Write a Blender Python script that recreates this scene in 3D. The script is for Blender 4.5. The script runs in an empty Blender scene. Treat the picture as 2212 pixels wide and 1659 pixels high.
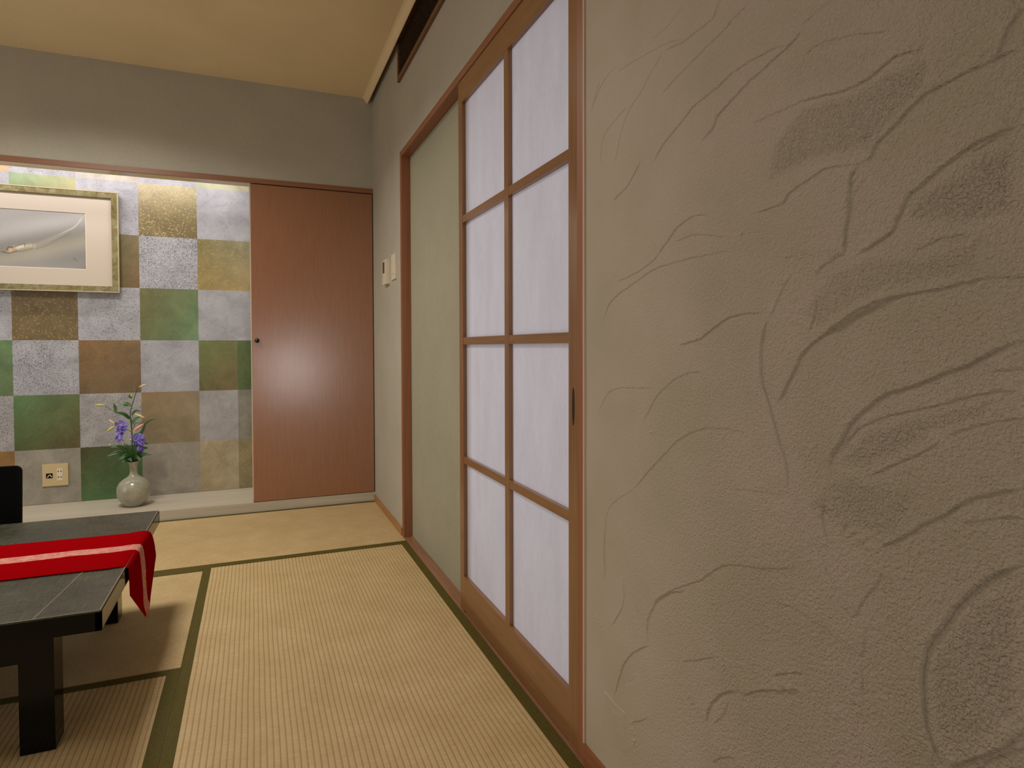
import bpy, bmesh, math, random
import numpy as np
from mathutils import Vector, Matrix, Euler

SC = bpy.context.scene
COL = SC.collection
random.seed(7)

# ------------------------------------------------------------------ helpers
def link(o):
    COL.objects.link(o)
    return o

def tag(o, label=None, cat=None, group=None, kind=None):
    if label: o['label'] = label
    if cat: o['category'] = cat
    if group: o['group'] = group
    if kind: o['kind'] = kind
    return o

def thing(name, loc, label, cat, group=None, kind=None):
    o = bpy.data.objects.new(name, None)
    o.empty_display_size = 0.05
    o.location = loc
    return tag(link(o), label, cat, group, kind)

def wloc(o):
    v = Vector((0, 0, 0))
    while o is not None:
        v += o.location
        o = o.parent
    return v

def obj(name, bm, mat, parent=None, bevel=0.0, smooth=False, seg=2, origin=None):
    """mesh built in world metres; stored relative to its parent (or to origin)"""
    if bevel > 0:
        es = [e for e in bm.edges if len(e.link_faces) == 2 and e.calc_face_angle(0) > 0.6]
        bmesh.ops.bevel(bm, geom=es, offset=bevel, segments=seg, profile=0.6, affect='EDGES', clamp_overlap=True)
    me = bpy.data.meshes.new(name)
    bmesh.ops.recalc_face_normals(bm, faces=bm.faces)
    off = wloc(parent) if parent else Vector(origin or (0, 0, 0))
    own = Vector((0, 0, 0))
    bmesh.ops.translate(bm, verts=bm.verts, vec=-off - own)
    bm.to_mesh(me); bm.free()
    if smooth:
        me.polygons.foreach_set('use_smooth', [True] * len(me.polygons))
    me.materials.append(mat)
    o = bpy.data.objects.new(name, me)
    if parent: o.parent = parent
    else: o.location = off
    return link(o)

def box(bm, x0, x1, y0, y1, z0, z1):
    vs = [bm.verts.new((x, y, z)) for x in (x0, x1) for y in (y0, y1) for z in (z0, z1)]
    for f in ((0,1,3,2),(4,6,7,5),(0,4,5,1),(2,3,7,6),(0,2,6,4),(1,5,7,3)):
        bm.faces.new([vs[i] for i in f])
    return vs

def B(*boxes):
    bm = bmesh.new()
    for b in boxes: box(bm, *b)
    return bm

def prism(bm, prof, a0, a1, axis):
    """extrude a closed 2-D profile along an axis ('x','y','z')"""
    def P(u, v, a):
        return {'x': (a, u, v), 'y': (u, a, v), 'z': (u, v, a)}[axis]
    A = [bm.verts.new(P(u, v, a0)) for u, v in prof]
    Bv = [bm.verts.new(P(u, v, a1)) for u, v in prof]
    n = len(prof)
    for i in range(n):
        j = (i + 1) % n
        bm.faces.new((A[i], A[j], Bv[j], Bv[i]))
    bm.faces.new(A); bm.faces.new(Bv[::-1])

def lathe(bm, prof, c, seg=48):
    rings = []
    for r, z in prof:
        rings.append([bm.verts.new((c[0] + r*math.cos(2*math.pi*k/seg), c[1] + r*math.sin(2*math.pi*k/seg), c[2] + z)) for k in range(seg)])
    for a, b in zip(rings, rings[1:]):
        for k in range(seg):
            bm.faces.new((a[k], a[(k+1) % seg], b[(k+1) % seg], b[k]))
    return rings

def spline(pts, n=8):
    """Catmull-Rom through points"""
    P = [Vector(p) for p in pts]
    P = [P[0]*2 - P[1]] + P + [P[-1]*2 - P[-2]]
    out = []
    for i in range(1, len(P) - 2):
        for k in range(n):
            t = k / n
            a, b, c, d = P[i-1], P[i], P[i+1], P[i+2]
            out.append(0.5*((2*b) + (c - a)*t + (2*a - 5*b + 4*c - d)*t*t + (3*b - a - 3*c + d)*t**3))
    out.append(P[-2])
    return out

def tube(bm, pts, rad, seg=8):
    """rad: number or list per point"""
    n = len(pts)
    prev = None; rings = []
    for i, p in enumerate(pts):
        p = Vector(p)
        t = (Vector(pts[min(i+1, n-1)]) - Vector(pts[max(i-1, 0)])).normalized()
        u = t.orthogonal().normalized() if prev is None else (prev - t*prev.dot(t)).normalized()
        prev = u; w = t.cross(u)
        r = rad[i] if isinstance(rad, (list, tuple)) else rad
        rings.append([bm.verts.new(p + (u*math.cos(2*math.pi*k/seg) + w*math.sin(2*math.pi*k/seg))*r) for k in range(seg)])
    for a, b in zip(rings, rings[1:]):
        for k in range(seg):
            bm.faces.new((a[k], a[(k+1) % seg], b[(k+1) % seg], b[k]))
    bm.faces.new(rings[0][::-1]); bm.faces.new(rings[-1])

def spindle(bm, a, b, r, seg=10, pw=0.75, bias=0.5):
    a, b = Vector(a), Vector(b)
    N = 12
    pts = [a.lerp(b, i/N) for i in range(N+1)]
    rad = []
    for i in range(N+1):
        t = i/N
        t2 = t**(math.log(0.5)/math.log(bias))
        rad.append(max(0.0003, r*math.sin(math.pi*min(max(t2, 0), 1))**pw))
    tube(bm, pts, rad, seg)

def leaf(bm, pts, w, up=(0, -1, 0.3), fold=0.25, th=0.0005, n=6):
    """leaf blade along a spline; pointed ends, folded along the midrib, real thickness"""
    sp = spline(pts, n); N = len(sp) - 1
    upv = Vector(up).normalized()
    top = []; bot = []
    for i, p in enumerate(sp):
        t = i / N
        ww = w * (math.sin(math.pi * min(1, t**0.75))**0.8) + 0.0003
        d = (sp[min(i+1, N)] - sp[max(i-1, 0)]).normalized()
        s = d.cross(upv); s = s.normalized() if s.length > 1e-4 else Vector((1, 0, 0))
        nn = s.cross(d).normalized()
        row = [p + s*ww*q + nn*abs(q)*ww*fold for q in (-1, -.5, 0, .5, 1)]
        top.append([bm.verts.new(v + nn*th) for v in row]); bot.append([bm.verts.new(v - nn*th) for v in row])
    for i in range(N):
        for k in range(4):
            bm.faces.new((top[i][k], top[i][k+1], top[i+1][k+1], top[i+1][k]))
            bm.faces.new((bot[i][k], bot[i+1][k], bot[i+1][k+1], bot[i][k+1]))
        for k in (0, 4):
            bm.faces.new((top[i][k], top[i+1][k], bot[i+1][k], bot[i][k]))
    bm.faces.new(top[0] + bot[0][::-1]); bm.faces.new(top[-1] + bot[-1][::-1])

# ------------------------------------------------------------------ materials
def srgb(r, g, b, a=1.0):
    f = lambda c: (c/255/12.92) if c/255 <= 0.04045 else ((c/255 + 0.055)/1.055)**2.4
    return (f(r), f(g), f(b), a)

class M:
    def __init__(s, name, base=(128,128,128), rough=0.6, spec=0.5, metal=0.0, coat=0.0):
        s.m = bpy.data.materials.new(name); s.m.use_nodes = True
        s.t = s.m.node_tree; s.bs = s.t.nodes['Principled BSDF']
        s.bs.inputs['Base Color'].default_value = srgb(*base)
        s.bs.inputs['Roughness'].default_value = rough
        s.bs.inputs['Specular IOR Level'].default_value = spec
        s.bs.inputs['Metallic'].default_value = metal
        if coat: s.bs.inputs['Coat Weight'].default_value = coat; s.bs.inputs['Coat Roughness'].default_value = 0.15
    def n(s, typ, **kw):
        nd = s.t.nodes.new(typ)
        for k, v in kw.items():
            if k.startswith('i_'): nd.inputs[k[2:].replace('_', ' ')].default_value = v
            else: setattr(nd, k, v)
        return nd
    def l(s, a, b): s.t.links.new(a, b)
    def coord(s, scale=(1,1,1), kind='Object', rot=(0,0,0)):
        tc = s.n('ShaderNodeTexCoord'); mp = s.n('ShaderNodeMapping')
        mp.inputs['Scale'].default_value = scale; mp.inputs['Rotation'].default_value = rot
        s.l(tc.outputs[kind], mp.inputs['Vector']); return mp.outputs['Vector']
    def noise(s, vec, scale=5, detail=4, rough=0.5, dist=0.0):
        nd = s.n('ShaderNodeTexNoise'); nd.inputs['Scale'].default_value = scale
        nd.inputs['Detail'].default_value = detail; nd.inputs['Roughness'].default_value = rough
        nd.inputs['Distortion'].default_value = dist
        if vec is not None: s.l(vec, nd.inputs['Vector'])
        return nd.outputs['Fac']
    def ramp(s, fac, stops):
        nd = s.n('ShaderNodeValToRGB'); cr = nd.color_ramp
        while len(cr.elements) > 1: cr.elements.remove(cr.elements[-1])
        cr.elements[0].position = stops[0][0]; cr.elements[0].color = stops[0][1]
        for p, c in stops[1:]:
            e = cr.elements.new(p); e.color = c
        s.l(fac, nd.inputs['Fac']); return nd.outputs['Color']
    def mixc(s, fac, a, b, blend='MIX'):
        nd = s.n('ShaderNodeMix', data_type='RGBA', blend_type=blend)
        for sock, v in ((nd.inputs[0], fac), (nd.inputs[6], a), (nd.inputs[7], b)):
            if hasattr(v, 'node'): s.l(v, sock)
            else: sock.default_value = v
        return nd.outputs[2]
    def math(s, op, a, b=0.0, c=None):
        nd = s.n('ShaderNodeMath', operation=op)
        for i, v in enumerate((a, b) if c is None else (a, b, c)):
            if hasattr(v, 'node'): s.l(v, nd.inputs[i])
            else: nd.inputs[i].default_value = v
        return nd.outputs[0]
    def color(s, c): s.l(c, s.bs.inputs['Base Color'])
    def bump(s, h, strength=0.3, dist=0.001, chain=None):
        nd = s.n('ShaderNodeBump'); nd.inputs['Distance'].default_value = dist
        if hasattr(strength, 'node'): s.l(strength, nd.inputs['Strength'])
        else: nd.inputs['Strength'].default_value = strength
        s.l(h, nd.inputs['Height'])
        if chain is not None: s.l(chain, nd.inputs['Normal'])
        s.l(nd.outputs['Normal'], s.bs.inputs['Normal']); return nd.outputs['Normal']

def wood(name, dark, light, axis='z', rough=0.45, scale=1.0, coat=0.0, bump=0.15, spec=0.5):
    m = M(name, light, rough, spec, coat=coat)
    sc = {'x': (2, 45, 45), 'y': (45, 2, 45), 'z': (45, 45, 2)}[axis]
    v = m.coord(tuple(k*scale for k in sc))
    a = m.noise(v, 1.6, 5, 0.6, 0.6)
    v2 = m.coord(tuple(k*scale*5 if k > 10 else k*scale*1.5 for k in sc))
    b = m.noise(v2, 1.8, 3, 0.7)
    f = m.math('ADD', m.math('MULTIPLY', a, 0.65), m.math('MULTIPLY', b, 0.35))
    m.color(m.ramp(f, [(0.3, srgb(*dark)), (0.68, srgb(*light))]))
    m.bump(b, bump, 0.0006)
    return m.m

def wallpaint(name, col, var=0.06, bumpk=0.15, scale=90):
    m = M(name, col, 0.9, 0.2)
    v = m.coord()
    big = m.noise(v, 3.0, 3, 0.6)
    fine = m.noise(v, scale, 4, 0.6)
    c0 = srgb(*[c*(1-var) for c in col]); c1 = srgb(*[min(255, c*(1+var)) for c in col])
    m.color(m.ramp(m.math('ADD', m.math('MULTIPLY', big, .6), m.math('MULTIPLY', fine, .4)), [(0.35, c0), (0.65, c1)]))
    m.bump(fine, bumpk, 0.002)
    return m.m
RIDGES = [(.6,[(1.131,1.393),(1.107,1.415),(1.084,1.43),(1.05,1.436)]),(.5,[(1.043,1.423),(.984,1.422),(.922,1.415),(.879,1.409),(.827,1.393)]),(.7,[(.888,1.401),(.839,1.393),(.807,1.394),(.77,1.397),(.757,1.413),(.75,1.423)]),(.6,[(.901,1.329),(.865,1.341),(.814,1.352),(.79,1.359),(.746,1.367),(.715,1.376),(.685,1.378)]),(.8,[(.927,1.217),(.892,1.245),(.852,1.263),(.814,1.279),(.767,1.287),(.724,1.297),(.685,1.299),(.648,1.298),(.621,1.292)]),(1.0,[(.799,1.218),(.771,1.231),(.758,1.248),(.734,1.257),(.704,1.269),(.666,1.28),(.635,1.288),(.615,1.293),(.597,1.303)]),(.45,[(1.103,1.263),(1.091,1.314),(1.053,1.333),(1.001,1.347)]),(.45,[(1.05,1.249),(1.032,1.292),(1.004,1.336),(.965,1.356),(.94,1.373),(.893,1.402)]),(.4,[(.928,1.436),(.879,1.439),(.84,1.454)]),(.5,[(.686,1.212),(.648,1.212),(.596,1.21)]),(.5,[(1.057,1.479),(1.046,1.455),(1.05,1.436)]),(.4,[(.965,1.485),(.97,1.466),(.971,1.441)]),(.7,[(1.055,1.182),(.999,1.2),(.96,1.234)]),(.5,[(1.142,1.382),(1.109,1.423),(1.101,1.432)]),(.5,[(.603,1.306),(.593,1.309),(.558,1.316)]),(.6,[(.602,1.267),(.572,1.271),(.533,1.263),(.48,1.242)]),(1.4,[(.602,1.212),(.537,1.202),(.504,1.203),(.482,1.21),(.468,1.213),(.443,1.208)]),(1.5,[(.521,1.109),(.503,1.113),(.496,1.125),(.479,1.136),(.462,1.15),(.439,1.162),(.415,1.166),(.373,1.169),(.353,1.17)]),(1.3,[(.373,1.17),(.367,1.187),(.359,1.2),(.352,1.206)]),(.7,[(.396,1.087),(.378,1.094),(.362,1.097)]),(.6,[(.523,1.139),(.509,1.137),(.494,1.136)]),(.9,[(.687,1.086),(.633,1.089),(.62,1.099),(.573,1.113),(.553,1.116),(.517,1.109)]),(.8,[(.91,1.057),(.882,1.077),(.855,1.096),(.819,1.106),(.78,1.104)]),(.6,[(.86,1.074),(.818,1.077),(.78,1.072),(.74,1.062)]),(.6,[(1.093,.949),(1.062,.987),(.978,1.018),(.893,1.038),(.78,1.041),(.731,1.042)]),(.6,[(1.033,1.024),(.946,1.041),(.904,1.058)]),(2.0,[(.537,1.009),(.536,1.036),(.532,1.057),(.529,1.08),(.528,1.097),(.52,1.107)]),(.8,[(.578,.989),(.555,1.004),(.537,1.011)]),(1.8,[(.521,1.005),(.502,1.013),(.479,1.023),(.472,1.037),(.466,1.05),(.458,1.062),(.445,1.068),(.424,1.082),(.405,1.09),(.387,1.096),(.369,1.099),(.352,1.101)]),(.8,[(.449,1.0),(.436,1.005),(.423,1.01),(.398,1.009)]),(1.6,[(.565,.915),(.526,.937),(.501,.947),(.471,.954),(.443,.957),(.394,.963),(.379,.964)]),(.7,[(.551,.916),(.513,.937),(.483,.945)]),(.8,[(.373,.963),(.348,.962)]),(.5,[(.586,.918),(.576,.948),(.579,.963)]),(2.2,[(.558,.749),(.552,.769),(.538,.789),(.525,.81),(.506,.83),(.481,.847),(.442,.862),(.417,.875),(.4,.879),(.379,.891),(.348,.906)]),(.9,[(.541,.775),(.529,.791),(.512,.807),(.481,.822),(.442,.835),(.402,.848),(.374,.856),(.348,.858)]),(.8,[(.499,.753),(.486,.761),(.458,.778),(.441,.788),(.423,.804)]),(.6,[(.413,.811),(.392,.82),(.374,.827),(.348,.834)]),(.8,[(.376,.875),(.362,.877),(.349,.879)]),(1.5,[(.487,.672),(.459,.695),(.438,.714),(.415,.731),(.402,.743),(.383,.755),(.347,.77)]),(.7,[(.401,.724),(.374,.735),(.347,.743)]),(1.0,[(.848,.902),(.798,.911),(.752,.935),(.714,.945),(.667,.946)]),(1.8,[(.619,.709),(.626,.75),(.637,.776),(.648,.807),(.655,.823),(.666,.85),(.667,.897),(.658,.938)]),(1.6,[(.639,.824),(.614,.863),(.592,.895),(.542,.926),(.49,.947),(.467,.955)]),(.35,[(1.109,.769),(1.07,.809),(1.011,.822),(.921,.826)]),(.45,[(.952,.762),(.903,.817),(.848,.85),(.788,.861)]),(.5,[(.984,.635),(.88,.722),(.847,.747),(.787,.771),(.751,.777),(.693,.777)]),(.4,[(.724,.689),(.669,.698),(.619,.705)]),(.6,[(.919,.444),(.873,.483),(.795,.53),(.741,.571),(.668,.591),(.599,.614)]),(.8,[(.556,.653),(.564,.676),(.566,.703),(.572,.714)]),(.5,[(.649,.943),(.635,.969),(.619,.989)]),(.3,[(1.084,.43),(1.085,.512),(1.069,.577),(.984,.635)]),(.7,[(.931,.364),(.936,.399),(.917,.44),(.881,.476),(.83,.5)]),(.7,[(1.047,.216),(1.024,.268),(1.002,.308),(.965,.343),(.931,.364)]),(.5,[(.834,.381),(.798,.401),(.755,.427)]),(1.3,[(.779,.312),(.765,.35),(.74,.377),(.72,.39)]),(.9,[(.701,.392),(.665,.421),(.6,.454)]),(.6,[(.64,.455),(.618,.467),(.593,.479)]),(.9,[(.739,.432),(.732,.405),(.725,.387)]),(.6,[(.859,.38),(.821,.364),(.798,.322),(.772,.304),(.757,.264)]),(.5,[(.646,.556),(.601,.556),(.553,.55),(.518,.535)]),(1.0,[(.523,.585),(.551,.613),(.577,.647),(.607,.688),(.619,.704)]),(.8,[(.517,.582),(.505,.611),(.491,.63),(.484,.65)]),(.4,[(1.036,.557),(1.003,.515),(.981,.472),(.971,.411)]),(.4,[(1.082,.434),(1.086,.493),(1.077,.556)]),(.5,[(1.058,.348),(1.024,.39),(1.013,.421),(1.019,.453)]),(.5,[(1.007,.257),(.988,.228),(.98,.203)]),(.6,[(1.007,.197),(1.046,.197),(1.085,.205)]),(.5,[(1.058,.181),(1.046,.147),(1.018,.114)]),(.5,[(.764,.257),(.747,.274),(.713,.295)]),(.4,[(.986,.194),(.935,.231)]),(.5,[(.761,.32),(.744,.34),(.727,.372)]),(2.6,[(.416,.467),(.43,.496),(.437,.524),(.438,.557),(.433,.585),(.423,.606),(.4,.648),(.373,.68),(.346,.7)]),(1.6,[(.41,.472),(.389,.493),(.369,.513),(.356,.53),(.344,.549)]),(.9,[(.382,.488),(.371,.504),(.344,.534)]),(.5,[(.507,.494),(.509,.523),(.512,.53)]),(.5,[(.509,.541),(.505,.562),(.507,.573)])]
LUMPS = [((.572,.714),(.492,.663),34,2.6),((.537,.748),(.5,.743),6,4.0),((.394,1.011),(.379,.967),22,3.2),((.463,1.231),(.436,1.167),22,3.0),((.521,1.109),(.498,1.138),12,2.2),((.532,1.066),(.515,1.105),16,2.6),((.665,.423),(.595,.455),24,2.4),((.645,.453),(.6,.456),20,2.4),((.52,.495),(.509,.473),16,3.0),((.552,.455),(.541,.452),6,2.5),((.986,.194),(.97,.144),16,1.8),((.821,.328),(.798,.317),10,1.8),((1.126,.336),(1.095,.314),8,1.8),((.711,1.062),(.695,1.034),12,2.0),((.946,1.055),(.916,1.06),4,2.5),((.626,1.024),(.608,1.025),3,3.0),((1.062,1.058),(1.033,1.024),8,2.0),((.933,.754),(.915,.742),5,2.0)]
PATCH = [(1.0,[(.602,1.212),(.529,1.2),(.48,1.207),(.441,1.204),(.428,1.188),(.438,1.163),(.468,1.144),(.503,1.116),(.585,1.124),(.669,1.113),(.652,1.177)]),(.7,[(.653,1.284),(.572,1.271),(.48,1.241),(.474,1.22),(.529,1.204),(.602,1.214),(.652,1.237)]),(1.0,[(.466,1.048),(.445,1.067),(.414,1.077),(.386,1.091),(.352,1.094),(.351,1.018),(.395,1.013),(.466,1.026)]),(.9,[(.555,.995),(.502,1.008),(.449,1.0),(.398,1.008),(.381,.996),(.38,.965),(.443,.958),(.501,.949),(.568,.916),(.615,.937)]),(1.0,[(.541,.775),(.512,.807),(.442,.835),(.374,.854),(.365,.831),(.421,.808),(.458,.779),(.499,.754),(.552,.747)]),(.9,[(.597,.705),(.559,.743),(.499,.752),(.43,.757),(.462,.684),(.524,.678),(.597,.684)]),(1.0,[(.431,.585),(.394,.649),(.346,.69),(.344,.555),(.392,.493),(.423,.491),(.434,.545)]),(.5,[(.668,.463),(.531,.537),(.509,.473),(.574,.377),(.653,.35)]),(.5,[(.77,1.424),(.556,1.315),(.693,1.34),(.75,1.373)])]
P = [23, 5, .6, 8, 13.5, 20, 13]
# ------------------------------------------------------------------ dimensions (metres, floor z=0)
W, D, DA = 0.648, 3.683, 4.088       # door wall plane, tokonoma wall plane, tile wall plane
XL, YF = -3.0, -1.7                  # far left wall, wall behind the camera
ZC = 2.332

m_wall = wallpaint('pale_plaster_paint', (180, 174, 158), 0.03, 0.1, 60)
m_ceil = wallpaint('tan_ceiling_paper', (238, 216, 172), 0.02, 0.05, 120)
m_dark = M('dark_void', (22, 20, 18), 0.9, 0.1).m
m_frame = wood('door_frame_wood', (134, 82, 52), (158, 104, 72), 'z', 0.42, bump=.08)
m_frame_y = wood('door_frame_wood_long', (134, 82, 52), (158, 104, 72), 'y', 0.42, bump=.08)
m_shoji = wood('shoji_wood_upright', (124, 84, 50), (150, 106, 66), 'z', 0.2, bump=.04, spec=.7)
m_shoji_y = wood('shoji_wood_rail', (124, 84, 50), (150, 106, 66), 'y', 0.22, bump=.04, spec=.7)
m_sill = wood('sill_wood', (136, 92, 66), (164, 116, 86), 'y', 0.38, bump=.12)
m_base = wood('baseboard_wood', (150, 104, 58), (182, 134, 82), 'y', 0.42)
m_base2 = wood('reddish_baseboard_wood', (132, 80, 50), (152, 98, 64), 'y', 0.42)
m_lintel = wood('lintel_wood', (130, 86, 60), (150, 102, 72), 'x', 0.38, bump=.05)
m_door = wood('closet_door_veneer', (138, 93, 64), (156, 107, 76), 'z', 0.24, 2.0, bump=.06, spec=1.0)
m_ledge = wood('grey_ledge_wood', (178, 168, 148), (202, 192, 172), 'x', 0.4, 0.5, bump=.05)
m_black = M('black_lacquer', (6, 6, 6), 0.1, 0.22).m

# ------------------------------------------------------------------ room shell
def structure(name, bm, mat, parent=None, **k):
    o = obj(name, bm, mat, parent, **k)
    if parent is None: tag(o, kind='structure')
    return o

structure('floor', B((XL, 0.80, YF, 4.2, -0.12, -0.032)), M('floor_boards', (120, 100, 70), 0.8).m)
# ceiling: flat panel whose edge beside the door wall slopes down to a lip, dark gap behind it
bm = bmesh.new()
prism(bm, [(XL, ZC), (0.590, ZC), (0.600, 2.3265), (0.613, 2.309), (0.619, 2.3035), (0.6225, 2.304), (0.624, 2.38), (XL, 2.38)], YF, D, 'y')
structure('ceiling', bm, m_ceil)
structure('ceiling_slab', B((XL, 0.9, YF, 4.25, 2.46, 2.52)), m_dark)
o = structure('wall_back', B((XL, W + .1, D, D + 0.03, 1.812, 2.46)), m_wall)
# closet carcass behind the brown door
structure('wall_closet', B((0.0, W + .1, D + .03, D + 0.06, 0.0, 1.812)), m_dark)
# door wall with its opening (y 1.169 .. 2.945, z 0 .. 1.816)
structure('wall_right', B((W, W + .1, 2.945, 4.25, -0.03, 2.46), (W, W + .1, 1.163, 2.945, 1.816, 2.46)), m_wall)
structure('wall_left', B((XL - .1, XL, YF, 4.25, -0.1, 2.5)), m_wall)
structure('wall_front', B((XL - .1, W + .1, YF - .1, YF, -0.1, 2.5)), m_wall)
structure('wall_alcove_side', B((0.0, 0.03, D + .03, DA, 0.0, 2.1)), m_wall)
structure('ceiling_alcove', B((XL, 0.03, D + .03, DA + .05, 2.1, 2.15)), M('alcove_ceiling', (200, 195, 180), .8).m)

# ------------------------------------------------------------------ trowelled plaster wall (real relief)
def seg_field(Y, Z, pts):
    """nearest signed distance (right of travel positive, seen from the room) and taper parameter"""
    U = -Y
    best = np.full(Y.shape, 9.0); sgn = np.zeros(Y.shape); tt = np.zeros(Y.shape)
    P = [(-p[0], p[1]) for p in pts]
    P = [tuple(v[:2]) for v in [(q.x, q.y) for q in spline([(a, b, 0) for a, b in P], 4)]]
    Ls = [0.0]
    for a, b in zip(P, P[1:]): Ls.append(Ls[-1] + math.hypot(b[0]-a[0], b[1]-a[1]))
    tot = Ls[-1] or 1
    for i, (a, b) in enumerate(zip(P, P[1:])):
        dx, dz = b[0]-a[0], b[1]-a[1]; l2 = dx*dx + dz*dz + 1e-12
        t = np.clip(((U-a[0])*dx + (Z-a[1])*dz)/l2, 0, 1)
        d = np.hypot(U-a[0]-t*dx, Z-a[1]-t*dz)
        m = d < best
        best[m] = d[m]
        s = (U-a[0])*dz - (Z-a[1])*dx
        sgn[m] = np.sign(s)[m]
        tt[m] = ((Ls[i] + t*math.sqrt(l2))/tot)[m]
    return best*np.where(sgn == 0, 1, sgn), tt

def plaster_wall():
    y0, y1, z0, z1 = 0.24, 1.163, 0.049, 1.74
    st = 0.00105
    ys = np.arange(y0, y1 + st/2, (y1-y0)/round((y1-y0)/st)); zs = np.arange(z0, z1 + st/2, (z1-z0)/round((z1-z0)/st))
    ny, nz = len(ys), len(zs)
    Y, Z = np.meshgrid(ys, zs, indexing='ij')
    H = np.zeros(Y.shape); R = 0.38 - 0.2*np.clip((Y-.75)/.3, 0, 1)
    # slight hand-wandering of every line
    rs = np.random.RandomState(5)
    wob_y = sum(np.sin(Z*f + p)*a for f, p, a in ((61, .3, .0006), (143, 1.7, .0004), (330, 2.2, .0003)))
    wob_z = sum(np.sin(Y*f + p)*a for f, p, a in ((57, 2.3, .0006), (151, .7, .0004), (350, 1.2, .0003)))
    for h, pts in RIDGES:
        pa = np.array(pts)
        lo = pa.min(0) - 0.12; hi = pa.max(0) + 0.12
        i0, i1 = np.searchsorted(ys, [lo[0], hi[0]]); j0, j1 = np.searchsorted(zs, [lo[1], hi[1]])
        if i1 <= i0 or j1 <= j0: continue
        sl = (slice(i0, i1), slice(j0, j1))
        s, t = seg_field((Y + wob_y)[sl], (Z + wob_z)[sl], pts)
        taper = np.clip(np.minimum(t, 1-t)*11 + .15, 0, 1)
        hh = 0.0019*h**0.7*taper
        wdt = 0.0006 + 0.00012*h
        ridge = np.where(s < 0, np.exp(s/(0.022 + 0.014*h)), np.exp(-(s/wdt)**2))
        low = np.where(s > 0, -0.25*np.exp(-s/0.012)*(1-np.exp(-(s/wdt)**2)), 0)
        end = np.where((t <= 0.001) | (t >= 0.999), np.exp(-(np.abs(s)/0.006)**2), 1.0)
        groove = -(0.00035 + 0.00022*h)*taper*np.exp(-((s-wdt)/0.0009)**2)
        H[sl] += (hh*(ridge + low) + groove)*end
    for (a, b, n, r) in LUMPS:
        for k in range(n):
            t = (k + rs.rand())/n
            cy = a[0] + (b[0]-a[0])*t + rs.randn()*0.004; cz = a[1] + (b[1]-a[1])*t + rs.randn()*0.004
            rr = r*0.001*(0.6 + 0.7*rs.rand()); an = rs.rand()*0.9 + 0.2; st_ = 1.3 + rs.rand()*1.6
            i0, i1 = np.searchsorted(ys, [cy-.02, cy+.02]); j0, j1 = np.searchsorted(zs, [cz-.02, cz+.02])
            if i1 <= i0 or j1 <= j0: continue
            yy = Y[i0:i1, j0:j1]-cy; zz = Z[i0:i1, j0:j1]-cz
            u = -yy*math.cos(an) + zz*math.sin(an); v = yy*math.sin(an) + zz*math.cos(an)
            H[i0:i1, j0:j1] += 0.0009*np.exp(-(u/(rr*st_))**2 - (v/rr)**2)
    # rough (open-pored) patches
    for r, pts in PATCH:
        n = len(pts); inside = np.zeros(Y.shape, bool); best = np.full(Y.shape, 9.0)
        for i in range(n):
            (ya, za), (yb, zb) = pts[i], pts[(i+1) % n]
            c = ((za > Z) != (zb > Z)) & (Y < (yb-ya)*(Z-za)/((zb-za) or 1e-9) + ya)
            inside ^= c
            dy, dz = yb-ya, zb-za; t = np.clip(((Y-ya)*dy + (Z-za)*dz)/(dy*dy+dz*dz+1e-12), 0, 1)
            best = np.minimum(best, np.hypot(Y-ya-t*dy, Z-za-t*dz))
        R = np.maximum(R, np.where(inside, 0.25 + (0.6*r-.25)*np.clip(best/0.015, 0, 1), 0))
    R += 0.2*np.clip((0.9-Y)/0.5, 0, 1) + 0.1*np.clip((0.9-Z)/0.6, 0, 1)*np.clip((1.0-Y)/.3, 0, 1)
    R = np.where(Y > 1.0, R*np.clip(1-(Y-1.0)/0.13, .25, 1), R)
    # gentle unevenness of the hand-laid coat
    H += 0.0012*np.sin(Y*11 + 1.3*np.sin(Z*5))*np.sin(Z*9 + 0.8) + 0.0005*np.sin(Y*37 + Z*23)
    edge = np.clip(np.minimum(np.minimum(Y-y0, y1-Y), np.minimum(Z-z0, z1-Z))/0.01, 0, 1)
    co = np.stack([W - H*edge, Y, Z], -1).reshape(-1, 3)
    idx = np.arange(ny*nz).reshape(ny, nz)
    q = np.stack([idx[:-1, :-1], idx[:-1, 1:], idx[1:, 1:], idx[1:, :-1]], -1).reshape(-1, 4)
    me = bpy.data.meshes.new('wall_plaster')
    # surrounding plain plaster: behind the lens and above
    extra = [((W, YF, -.03), (W, YF, 2.46), (W, y0, 2.46), (W, y0, -.03)),
             ((W, y0, z1), (W, y0, 2.46), (W, y1, 2.46), (W, y1, z1)),
             ((W, y0, -.03), (W, y0, z0), (W, y1, z0), (W, y1, -.03)),
             ((W, y1, -.03), (W, y1, 2.46), (W+.1, y1, 2.46), (W+.1, y1, -.03)),
             ((W+.1, y1, -.03), (W+.1, y1, 2.46), (W+.1, YF, 2.46), (W+.1, YF, -.03))]
    ev = np.array([p for f in extra for p in f]); ef = np.arange(len(ev)).reshape(-1, 4) + len(co)
    co = np.concatenate([co, ev]); q = np.concatenate([q, ef])
    me.vertices.add(len(co)); me.vertices.foreach_set('co', co.ravel().astype('f'))
    me.loops.add(q.size); me.loops.foreach_set('vertex_index', q.ravel().astype('i'))
    me.polygons.add(len(q)); me.polygons.foreach_set('loop_start', np.arange(0, q.size, 4, dtype='i'))
    me.polygons.foreach_set('use_smooth', np.ones(len(q), bool))
    at = me.attributes.new('pores', 'FLOAT', 'POINT')
    at.data.foreach_set('value', np.concatenate([R.ravel(), np.full(len(ev), .4)]).astype('f'))
    me.update(); me.validate()
    m = M('trowelled_plaster', (184, 171, 152), 0.8, 0.3)
    v = m.coord()
    an = m.n('ShaderNodeAttribute', attribute_name='pores')
    big = m.noise(v, 4, 3, .6)
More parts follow.
